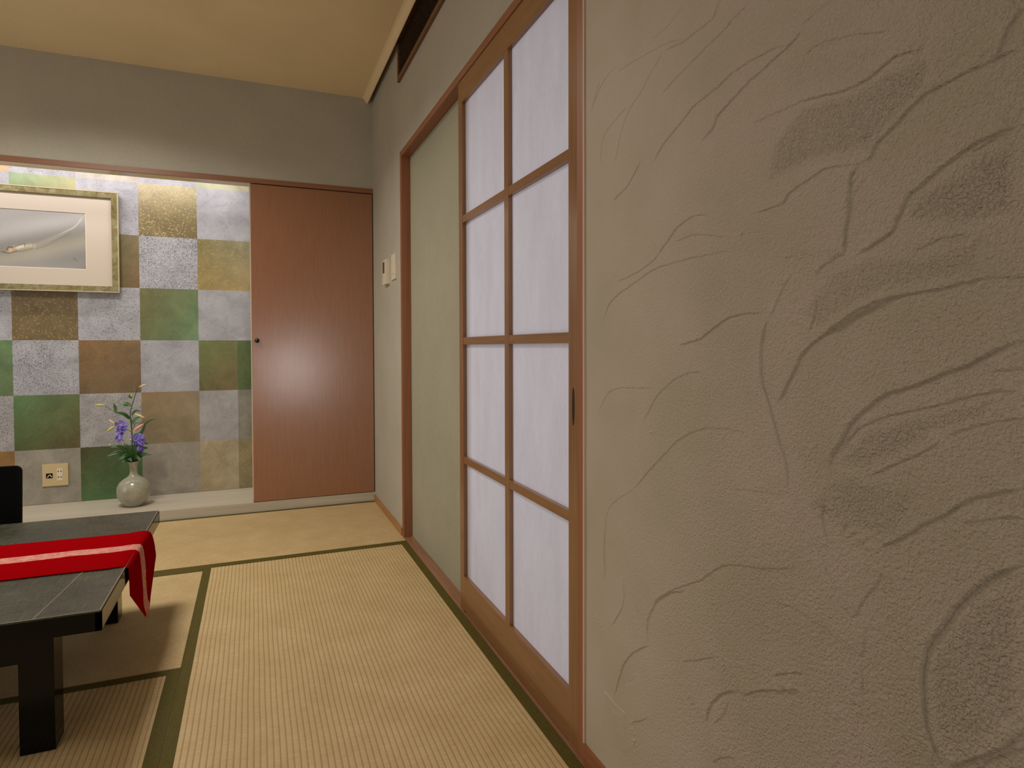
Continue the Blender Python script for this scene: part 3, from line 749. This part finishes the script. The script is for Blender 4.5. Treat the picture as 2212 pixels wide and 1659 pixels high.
# the painting: a pale streak rising to the right out of a small tan wrapped bundle
def painting():
    nx, nz = 340, 190
    X, Z = np.meshgrid(np.linspace(ax0, ax1, nx), np.linspace(az0, az1, nz), indexing='ij')
    # coordinates relative to the right/bottom visible part, metres
    rs = np.random.RandomState(3)
    dg = (Z-az0) - (X-ax1)*0.30
    base = 0.58 + .055*np.sin(dg*23 + .4) + .03*np.sin(dg*47+1) + .05*(Z-az0)/.3
    base += -.12*np.clip(((X-ax1)+.22)/.22, 0, 1)*np.clip(1-(Z-az0)/.2, 0, 1)
    colr = np.stack([base*1.02, base*1.0, base*.97], -1)
    warm = np.exp(-((dg-.16)/.05)**2)
    colr += warm[..., None]*np.array([.06, .045, .0])
    def stroke(pts, w, c, a):
        nonlocal colr
        best = np.full(X.shape, 9.0)
        P = spline([(p[0], 0, p[1]) for p in pts], 8); P = [(p.x, p.z) for p in P]
        for (xa, za), (xb, zb) in zip(P, P[1:]):
            dx, dz = xb-xa, zb-za; t = np.clip(((X-xa)*dx+(Z-za)*dz)/(dx*dx+dz*dz+1e-12), 0, 1)
            best = np.minimum(best, np.hypot(X-xa-t*dx, Z-za-t*dz))
        k = (np.exp(-(best/w)**2)*a)[..., None]
        colr = colr*(1-k) + np.array(c)*k
    R = lambda u, v: (ax1 - (1465-u)/1465*.383, az1 - (v-240)/960*.305)   # picture fractions to metres
    wht, dk, tan, pink = (.86, .84, .78), (.38, .33, .26), (.78, .68, .48), (.84, .68, .56)
    for off, a in ((0, .6), (26, .4), (-20, .35), (46, .3)):
        stroke([R(560, 830+off*.9), R(760, 740+off), R(960, 650+off*.8), R(1120, 560+off*.7), R(1270, 470+off*.4), R(1390, 340+off*.2)], .0016, wht, a)
    for off in (14, -34, 60):
        stroke([R(600, 840+off*.8), R(800, 750+off), R(1010, 650+off*.6), R(1200, 570+off*.6)], .0012, dk, .45)
    stroke([R(1370, 350), R(1410, 300)], .003, wht, .4); stroke([R(1340, 350), R(1370, 390)], .002, wht, .5)
    stroke([R(260, 880), R(400, 850), R(540, 830)], .010, (.80, .74, .62), .9); stroke([R(300, 880), R(390, 850)], .007, wht, .8)
    stroke([R(240, 870), R(330, 825), R(415, 805)], .0015, dk, .8); stroke([R(415, 805), R(410, 860)], .0015, dk, .7)
    stroke([R(260, 940), R(370, 935), R(540, 880)], .0015, dk, .6); stroke([R(545, 790), R(555, 860)], .0012, dk, .5)
    stroke([R(165, 920), R(210, 910)], .009, tan, .9); stroke([R(170, 900), R(175, 950)], .006, pink, .8)
    stroke([R(120, 920), R(150, 875), R(210, 880)], .0028, dk, .9); stroke([R(60, 960), R(150, 975), R(280, 935)], .002, dk, .9); stroke([R(30, 955), R(90, 965)], .0025, dk, .8)
    stroke([R(1240, 1020), R(1290, 1040)], .004, dk, .35)
    colr += rs.randn(nx, nz)[..., None]*.008
    colr = np.clip(colr, 0, 1)
    lin = np.where(colr <= .04045, colr/12.92, ((colr+.055)/1.055)**2.4)
    o = np.array(pic.location)
    co = np.stack([X-o[0], np.full(X.shape, ym + .0025)-o[1], Z-o[2]], -1).reshape(-1, 3)
    idx = np.arange(nx*nz).reshape(nx, nz)
    q = np.stack([idx[:-1, :-1], idx[1:, :-1], idx[1:, 1:], idx[:-1, 1:]], -1).reshape(-1, 4)
    me = bpy.data.meshes.new('painting')
    me.vertices.add(len(co)); me.vertices.foreach_set('co', co.ravel().astype('f'))
    me.loops.add(q.size); me.loops.foreach_set('vertex_index', q.ravel().astype('i'))
    me.polygons.add(len(q)); me.polygons.foreach_set('loop_start', np.arange(0, q.size, 4, dtype='i'))
    me.update(); me.validate()
    a = me.color_attributes.new('paint', 'FLOAT_COLOR', 'POINT')
    a.data.foreach_set('color', np.concatenate([lin.reshape(-1, 3), np.ones((nx*nz, 1))], 1).ravel().astype('f'))
    m = M('ink_wash', (150, 150, 150), .8, .2)
    t = m.n('ShaderNodeAttribute', attribute_name='paint'); m.color(t.outputs['Color'])
    me.materials.append(m.m)
    ob = bpy.data.objects.new('painting', me); ob.parent = pic; link(ob)
painting()
obj('backing_board', B((px0+.01, px1-.01, ym+.004, DA - .006, pz0+.01, pz1-.01)), m_dark, pic)

# ------------------------------------------------------------------ wall outlet
ou = thing('outlet_plate', (-1.0075, DA - .0005, .21), 'beige double outlet plate low on the checkered wall', 'outlet')
m_plate = M('beige_plastic', (206, 184, 138), .4).m
m_ivory = M('ivory_plastic', (226, 212, 186), .4).m
obj('cover_plate', B((-1.066, -.949, DA - .009, DA - .0008, .151, .270)), m_plate, ou, bevel=.003, seg=3)
obj('socket_insert', B((-1.0, -.974, DA - .0105, DA - .008, .178, .244)), m_ivory, ou, bevel=.001)
for zc in (.229, .197):
    for xc in (-.9935, -.981):
        obj('pin_hole', B((xc-.002, xc+.002, DA - .0112, DA - .010, zc-.0035, zc+.0035)), m_dark, ou)
obj('phone_jack', B((-1.049, -1.019, DA - .0102, DA - .0085, .194, .220)), m_dark, ou)
bm = bmesh.new(); tube(bm, [(-1.043, DA-.0105, .197), (-1.037, DA-.0105, .209), (-1.030, DA-.0105, .211), (-1.022, DA-.0105, .199)], .0025, 8)
obj('jack_latch', bm, m_ivory, ou, smooth=True)

# ------------------------------------------------------------------ thermostat and switch plate on the door wall
th = thing('thermostat', (W - .0005, 3.268, 1.29), 'beige thermostat with a small grey screen, nearer the room corner', 'thermostat')
obj('case', B((W - .018, W - .0005, 3.215, 3.32, 1.226, 1.352)), m_ivory, th, bevel=.002)
obj('screen', B((W - .0188, W - .0175, 3.262, 3.306, 1.285, 1.343)), M('grey_screen', (70, 64, 44), .2).m, th)
obj('button', B((W - .0192, W - .0175, 3.275, 3.296, 1.264, 1.270)), m_plate, th)
sw = thing('switch_plate', (W - .0005, 3.10, 1.297), 'flat beige wall switch plate beside the thermostat', 'switch')
obj('cover_plate', B((W - .007, W - .0005, 3.048, 3.142, 1.235, 1.360)), m_ivory, sw, bevel=.002)
obj('rocker', B((W - .0095, W - .006, 3.075, 3.115, 1.262, 1.333)), m_ivory, sw, bevel=.001)

# ------------------------------------------------------------------ air vent high on the door wall
vt = thing('air_vent', (W, 2.0, 2.23), 'long wooden slatted air grille under the ceiling edge', 'vent')
m_vent = wood('vent_wood', (104, 66, 42), (124, 84, 56), 'y', 0.5, bump=.05)
vy0, vy1, vz0, vz1 = 1.1, 2.948, 2.142, 2.345
obj('frame', B((W - .012, W - .0002, vy0, vy1, vz0, vz0+.02), (W - .012, W - .0002, vy0, vy1, vz1-.02, vz1), (W - .012, W - .0002, vy1-.02, vy1, vz0+.02, vz1-.02), (W - .012, W - .0002, vy0, vy0+.02, vz0+.02, vz1-.02)), m_vent, vt, bevel=.001)
obj('dark_recess', B((W - .002, W - .0004, vy0+.02, vy1-.02, vz0+.02, vz1-.02)), m_dark, vt)
m_slat = M('dark_slat', (96, 72, 48), .5).m
for k in range(12):
    z = vz0 + .03 + k*.0125
    bm = bmesh.new(); prism(bm, [(W - .009, z-.001), (W - .009, z+.001), (W - .0025, z+.006), (W - .0025, z+.004)], vy0+.02, vy1-.02, 'y')
    obj('slat', bm, m_slat, vt)

# ------------------------------------------------------------------ vase
VX, VY, VZ = -0.606, 3.868, 0.0523
vz = thing('vase', (VX, VY, VZ), 'round celadon vase with a narrow neck standing on the alcove ledge', 'vase')
mv = M('celadon_glaze', (176, 174, 150), 0.16, .6)
v = mv.coord(); mv.color(mv.ramp(mv.noise(v, 14, 4, .6), [(0.35, srgb(150, 146, 126)), (0.65, srgb(172, 168, 150))]))
prof = [(0.0001, .002), (.036, .002), (.040, .0), (.044, .004), (.054, .016), (.068, .034), (.078, .056), (.0815, .082), (.078, .108), (.066, .130), (.048, .146), (.030, .157), (.0205, .168), (.0182, .185), (.0178, .205), (.019, .220), (.0225, .230), (.0255, .2345), (.0262, .2365), (.0245, .2375), (.0200, .229), (.0165, .214), (.0150, .19), (.016, .165)]
bm = bmesh.new(); lathe(bm, prof, (VX, VY, VZ), 64)
obj('body', bm, mv.m, vz, smooth=True)

# ------------------------------------------------------------------ flowers in the vase
m_stem = M('dark_green_stem', (46, 62, 30), .5).m
ml = M('leaf_green', (70, 112, 48), .42, .5); v = ml.coord(); ml.color(ml.ramp(ml.noise(v, 60, 3, .6), [(0.3, srgb(44, 84, 34)), (0.7, srgb(104, 146, 74))])); m_leaf = ml.m
m_leafd = M('deep_leaf_green', (44, 82, 38), .4).m
m_budy = M('yellow_green_bud', (190, 184, 96), .5).m
m_budc = M('cream_bud', (222, 200, 140), .5).m
m_budp = M('pink_bud', (226, 160, 122), .5).m
m_white = M('white_bud', (220, 214, 196), .5).m
mb = M('violet_petal', (112, 92, 190), .6); v = mb.coord(); mb.color(mb.ramp(mb.noise(v, 90, 2, .5), [(0.35, srgb(84, 62, 160)), (0.65, srgb(150, 134, 222))])); m_blue = mb.m
def V3(x, z, dy=0.0): return (x, VY + dy, z)
neck = V3(VX, VZ + .19)
lily = thing('lily_stem', neck, 'tall lily stem with closed buds and long leaves in the vase', 'flower')
bm = bmesh.new()
main = spline([neck, V3(-.607, .30), V3(-.609, .372, -.004), V3(-.610, .468, -.008), V3(-.616, .54, -.008), V3(-.608, .588, -.004), V3(-.595, .635), V3(-.584, .674, .004), V3(-.575, .688, .004)], 6)
tube(bm, main, [0.0034 - .0022*i/(len(main)-1) for i in range(len(main))], 8)
tube(bm, spline([V3(-.616, .522, -.008), V3(-.645, .548, -.02), V3(-.690, .568, -.02), V3(-.730, .597, -.015)], 6), .0013, 6)
tube(bm, spline([V3(-.612, .455, -.008), V3(-.600, .470, -.02), V3(-.585, .500, -.03), V3(-.551, .494, -.03)], 6), .0012, 6)
tube(bm, spline([V3(-.612, .50, -.008), V3(-.603, .542, -.02), V3(-.594, .550, -.02)], 6), .0012, 6)
tube(bm, spline([V3(-.611, .45, -.008), V3(-.645, .475, -.02), V3(-.682, .490, -.02)], 6), .0012, 6)
obj('stem', bm, m_stem, lily, smooth=True)
def bud(a, b, r, mat, par, bias=.5):
    bm = bmesh.new(); spindle(bm, a, b, r, 12, .7, bias); return obj('bud', bm, mat, par, smooth=True)
bud(V3(-.577, .687, .004), V3(-.540, .704, .0), .0045, m_budc, lily)
bud(V3(-.727, .5965, -.015), V3(-.775, .6035, -.02), .0068, m_budy, lily)
bud(V3(-.596, .550, -.02), V3(-.545, .525, -.03), .0052, m_budc, lily)
bud(V3(-.549, .4955, -.03), V3(-.601, .456, -.04), .0068, m_budp, lily)
bud(V3(-.680, .492, -.02), V3(-.713, .525, -.02), .0046, m_budc, lily)
bud(V3(-.680, .489, -.02), V3(-.721, .461, -.03), .0068, m_budy, lily)
bud(V3(-.604, .632, -.004), V3(-.612, .655, -.01), .005, m_budy, lily)
bud(V3(-.611, .45, -.01), V3(-.614, .468, -.02), .004, m_budy, lily)
def lf(pts, w, mat, par, up=(0, -1, .4)):
    bm = bmesh.new(); leaf(bm, [V3(*p) for p in pts], w, up); return obj('leaf', bm, mat, par, smooth=True)
lf([(-.616, .518, -.008), (-.642, .548, -.02), (-.690, .563, -.03)], .0085, m_leafd, lily)
lf([(-.678, .562, -.02), (-.682, .585, -.02), (-.690, .612, -.02)], .008, m_leaf, lily)
lf([(-.610, .588, -.006), (-.632, .604, -.01), (-.661, .598, -.02)], .0075, m_leaf, lily)
lf([(-.607, .600, -.006), (-.632, .592, -.01), (-.655, .605, -.015)], .005, m_leaf, lily)
lf([(-.606, .630, -.002), (-.618, .640, -.01), (-.613, .655, -.01)], .005, m_leaf, lily)
lf([(-.610, .488, -.01), (-.590, .520, -.02), (-.560, .533, -.03)], .008, m_leaf, lily)
lf([(-.611, .540, -.01), (-.588, .563, -.01), (-.558, .557, -.02)], .006, m_leafd, lily)
lf([(-.556, .480, .01), (-.525, .507, .0), (-.490, .513, -.01)], .004, m_leafd, lily)
lf([(-.606, .430, .0), (-.570, .440, .01), (-.548, .485, .01)], .009, m_leafd, lily)
lf([(-.607, .31, -.01), (-.590, .36, -.02), (-.600, .41, -.03)], .009, m_leafd, lily)

fol = thing('green_foliage', (VX, VY, VZ + .188), 'spray of pointed green leaves filling the mouth of the vase', 'foliage')
bm = bmesh.new()
for (a, b) in (((-.004, .0), (-.64, .365)), ((.004, .004), (-.58, .34)), ((0, -.006), (-.66, .33)), ((0, .006), (-.595, .37))):
    tube(bm, spline([(VX+a[0], VY+a[1], VZ+.188), (VX+a[0]*1.5, VY, .292), V3(b[0], b[1], -.01)], 6), .0015, 6)
obj('stem', bm, m_stem, fol, smooth=True)
for pts, w in (([(-.612, .290, -.01), (-.660, .345, -.03), (-.724, .332, -.05)], .013), ([(-.600, .290, -.01), (-.560, .328, -.03), (-.515, .326, -.04)], .012),
               ([(-.612, .300, .0), (-.660, .372, -.01), (-.710, .376, -.02)], .008), ([(-.606, .292, -.012), (-.630, .330, -.04), (-.668, .310, -.06)], .011),
               ([(-.603, .292, -.012), (-.585, .320, -.04), (-.560, .300, -.06)], .010), ([(-.608, .292, .01), (-.640, .350, .03), (-.672, .365, .04)], .010),
               ([(-.603, .292, .01), (-.570, .350, .03), (-.540, .352, .04)], .010), ([(-.606, .292, -.01), (-.612, .350, -.035), (-.632, .392, -.04)], .010),
               ([(-.604, .292, -.01), (-.590, .345, -.03), (-.588, .395, -.03)], .011), ([(-.606, .290, -.012), (-.618, .315, -.045), (-.600, .300, -.07)], .010),
               ([(-.610, .36, -.01), (-.570, .385, -.01), (-.530, .382, -.01)], .008), ([(-.608, .292, -.01), (-.636, .305, -.05), (-.655, .292, -.06)], .009)):
    lf(pts, w, m_leafd if random.random() < .55 else m_leaf, fol)
for (x, z) in ((-.706, .392), (-.671, .398), (-.646, .398), (-.611, .413), (-.592, .453), (-.660, .402), (-.635, .325), (-.650, .318)):
    bm = bmesh.new(); bmesh.ops.create_icosphere(bm, subdivisions=2, radius=.0042, matrix=Matrix.Translation((x, VY-.035, z)))
    obj('small_bud', bm, m_white, fol, smooth=True)
bm = bmesh.new()
for (x, z) in ((-.706, .392), (-.671, .398), (-.646, .398), (-.611, .413), (-.592, .453), (-.660, .402), (-.635, .325), (-.650, .318)):
    tube(bm, spline([V3(-.612, .34, -.01), V3((x-.612)/2, (z+.35)/2, -.03), (x, VY-.035, z)], 5), .0007, 5)
obj('bud_stalks', bm, m_leaf, fol, smooth=True)

def spray(cx, pts, label, base):
    t = thing('violet_flower_spray', (VX, VY, VZ + .186), label, 'flower', 'violet flower sprays in the vase')
    bm = bmesh.new(); tube(bm, spline([(VX + base, VY - .006, VZ + .186), (VX + base, VY - .008, .295)] + [V3(*p) for p in cx], 6), .0016, 6)
    obj('stem', bm, m_stem, t, smooth=True)
    rs = random.Random(len(pts)*7)
    for (x, z) in pts:
        bm = bmesh.new()
        c = Vector((x + rs.uniform(-.002, .002), VY - .035 + rs.uniform(-.012, .012), z))
        ax = Vector((rs.uniform(-.6, .6), -1, rs.uniform(-.4, .6))).normalized()
        e1 = ax.orthogonal().normalized(); e2 = ax.cross(e1)
        for k in range(6):
            a = k*math.pi/3 + rs.random()*.4
            d = e1*math.cos(a) + e2*math.sin(a)
            leaf(bm, [c, c + d*.007 + ax*.003, c + d*.0135 + ax*.0015], .0042, up=tuple(ax), n=3)
        bmesh.ops.create_icosphere(bm, subdivisions=1, radius=.0018, matrix=Matrix.Translation(c + ax*.003))
        obj('blossom', bm, m_blue, t, smooth=True)
spray([(-.63, .36, -.02), (-.655, .43, -.03), (-.652, .485, -.03)],
      [(-.672, .500), (-.655, .510), (-.640, .498), (-.664, .482), (-.645, .480), (-.632, .482), (-.670, .464), (-.652, .462), (-.636, .466), (-.664, .444), (-.650, .446), (-.672, .428), (-.655, .426), (-.664, .412)],
      'violet flower spray on the left side of the vase', -.005)
spray([(-.59, .33, -.02), (-.575, .38, -.03), (-.572, .415, -.03)],
      [(-.590, .428), (-.572, .434), (-.558, .424), (-.586, .412), (-.568, .414), (-.554, .406), (-.584, .394), (-.566, .394), (-.556, .388), (-.580, .376), (-.564, .374), (-.572, .360), (-.562, .354)],
      'violet flower spray low on the right side of the vase', .005)

# ------------------------------------------------------------------ lights
def area(name, loc, target, size, power, col, sizey=None, spread=180):
    l = bpy.data.lights.new(name, 'AREA'); l.energy = power; l.color = col
    l.shape = 'RECTANGLE'; l.size = size; l.size_y = sizey or size; l.spread = math.radians(spread)
    o = bpy.data.objects.new(name, l); o.location = loc
    d = Vector(target) - Vector(loc); o.rotation_euler = d.to_track_quat('-Z', 'Y').to_euler()
    return link(o)
LIGHTS = {
 'ceiling_lamp': ((-0.80, 2.6, 2.27), (-0.80, 2.6, 0), 0.45, P[0], (1.0, .955, .89), .45, 150),
 'second_ceiling_lamp': ((-0.80, 1.0, 2.27), (-0.80, 1.0, 0), 0.45, P[1], (1.0, .955, .89), .6, 180),
 'rear_window_pane': ((0.34, YF + .05, .60), (0.20, 3.0, .8), 0.11, P[2]*.5, (1.0, .96, .93), 0.42, 45),
 'rear_window_pane_2': ((0.57, YF + .05, .60), (0.35, 3.0, .8), 0.11, P[2]*.5, (1.0, .96, .93), 0.42, 45),
 'alcove_tube': ((-1.1, 3.785, 1.95), (-1.1, DA - .04, 1.20), 2.1, P[3], (1.0, .96, .97), .05, 180),
 'corridor_daylight': ((1.55, 1.6, .95), (W, 1.6, .95), 1.9, P[4], (.94, .92, 1.0), 2.3, 180),
 'rear_left_fill': ((-1.9, YF + .05, .9), (-1.4, 2.0, .7), 1.6, P[5], (1.0, .96, .92), 1.4, 180),  # soft fill added behind the camera, not a window, to lighten the table's shadow
 'left_fill': ((-2.6, 2.2, .95), (0, 1.9, 1.25), 1.6, P[6], (1.0, .97, .94), 1.5, 180),  # broad fill light added out of view on the left, not a window
}
for k_, (l_, t_, s_, p_, c_, sy_, sp_) in LIGHTS.items():
    if p_ > 0: area(k_, l_, t_, s_, p_, c_, sy_, sp_)

w = bpy.data.worlds.new('world'); SC.world = w; w.use_nodes = True
w.node_tree.nodes['Background'].inputs[0].default_value = (.5, .48, .45, 1)
w.node_tree.nodes['Background'].inputs[1].default_value = 0.0

# ------------------------------------------------------------------ camera
cam = bpy.data.cameras.new('camera'); co_ = bpy.data.objects.new('camera', cam); link(co_)
f, cyp, yaw, pitch, roll = 1351.1583, 780.2617, .3910, .0231, -.0028
cam.sensor_fit = 'HORIZONTAL'; cam.sensor_width = 36; cam.lens = f/2212*36
cam.shift_y = -(829.5 - cyp)/2212
cam.clip_start = 0.01
co_.location = (0, 0, 0.9)
fw = Vector((math.sin(yaw)*math.cos(pitch), math.cos(yaw)*math.cos(pitch), -math.sin(pitch)))
rt = Vector((math.cos(yaw), -math.sin(yaw), 0)); upv = rt.cross(fw)
cr, sr = math.cos(roll), math.sin(roll)
# image axes (right, down) are turned by `roll`
r2 = rt*cr - upv*(-sr)*-1*-1; 
r2 = rt*cr + upv*sr; u2 = -rt*sr + upv*cr
mtx = Matrix((r2, u2, -fw)).transposed().to_4x4(); mtx.translation = co_.location
co_.matrix_world = mtx
SC.camera = co_

vs = SC.view_settings
SC.display_settings.display_device = 'sRGB'
vs.view_transform = 'Standard'; vs.look = 'None'; vs.gamma = 1; vs.use_curve_mapping = False
vs.exposure = 0.0
SC.cycles.use_denoising = True
SC.cycles.max_bounces = 8
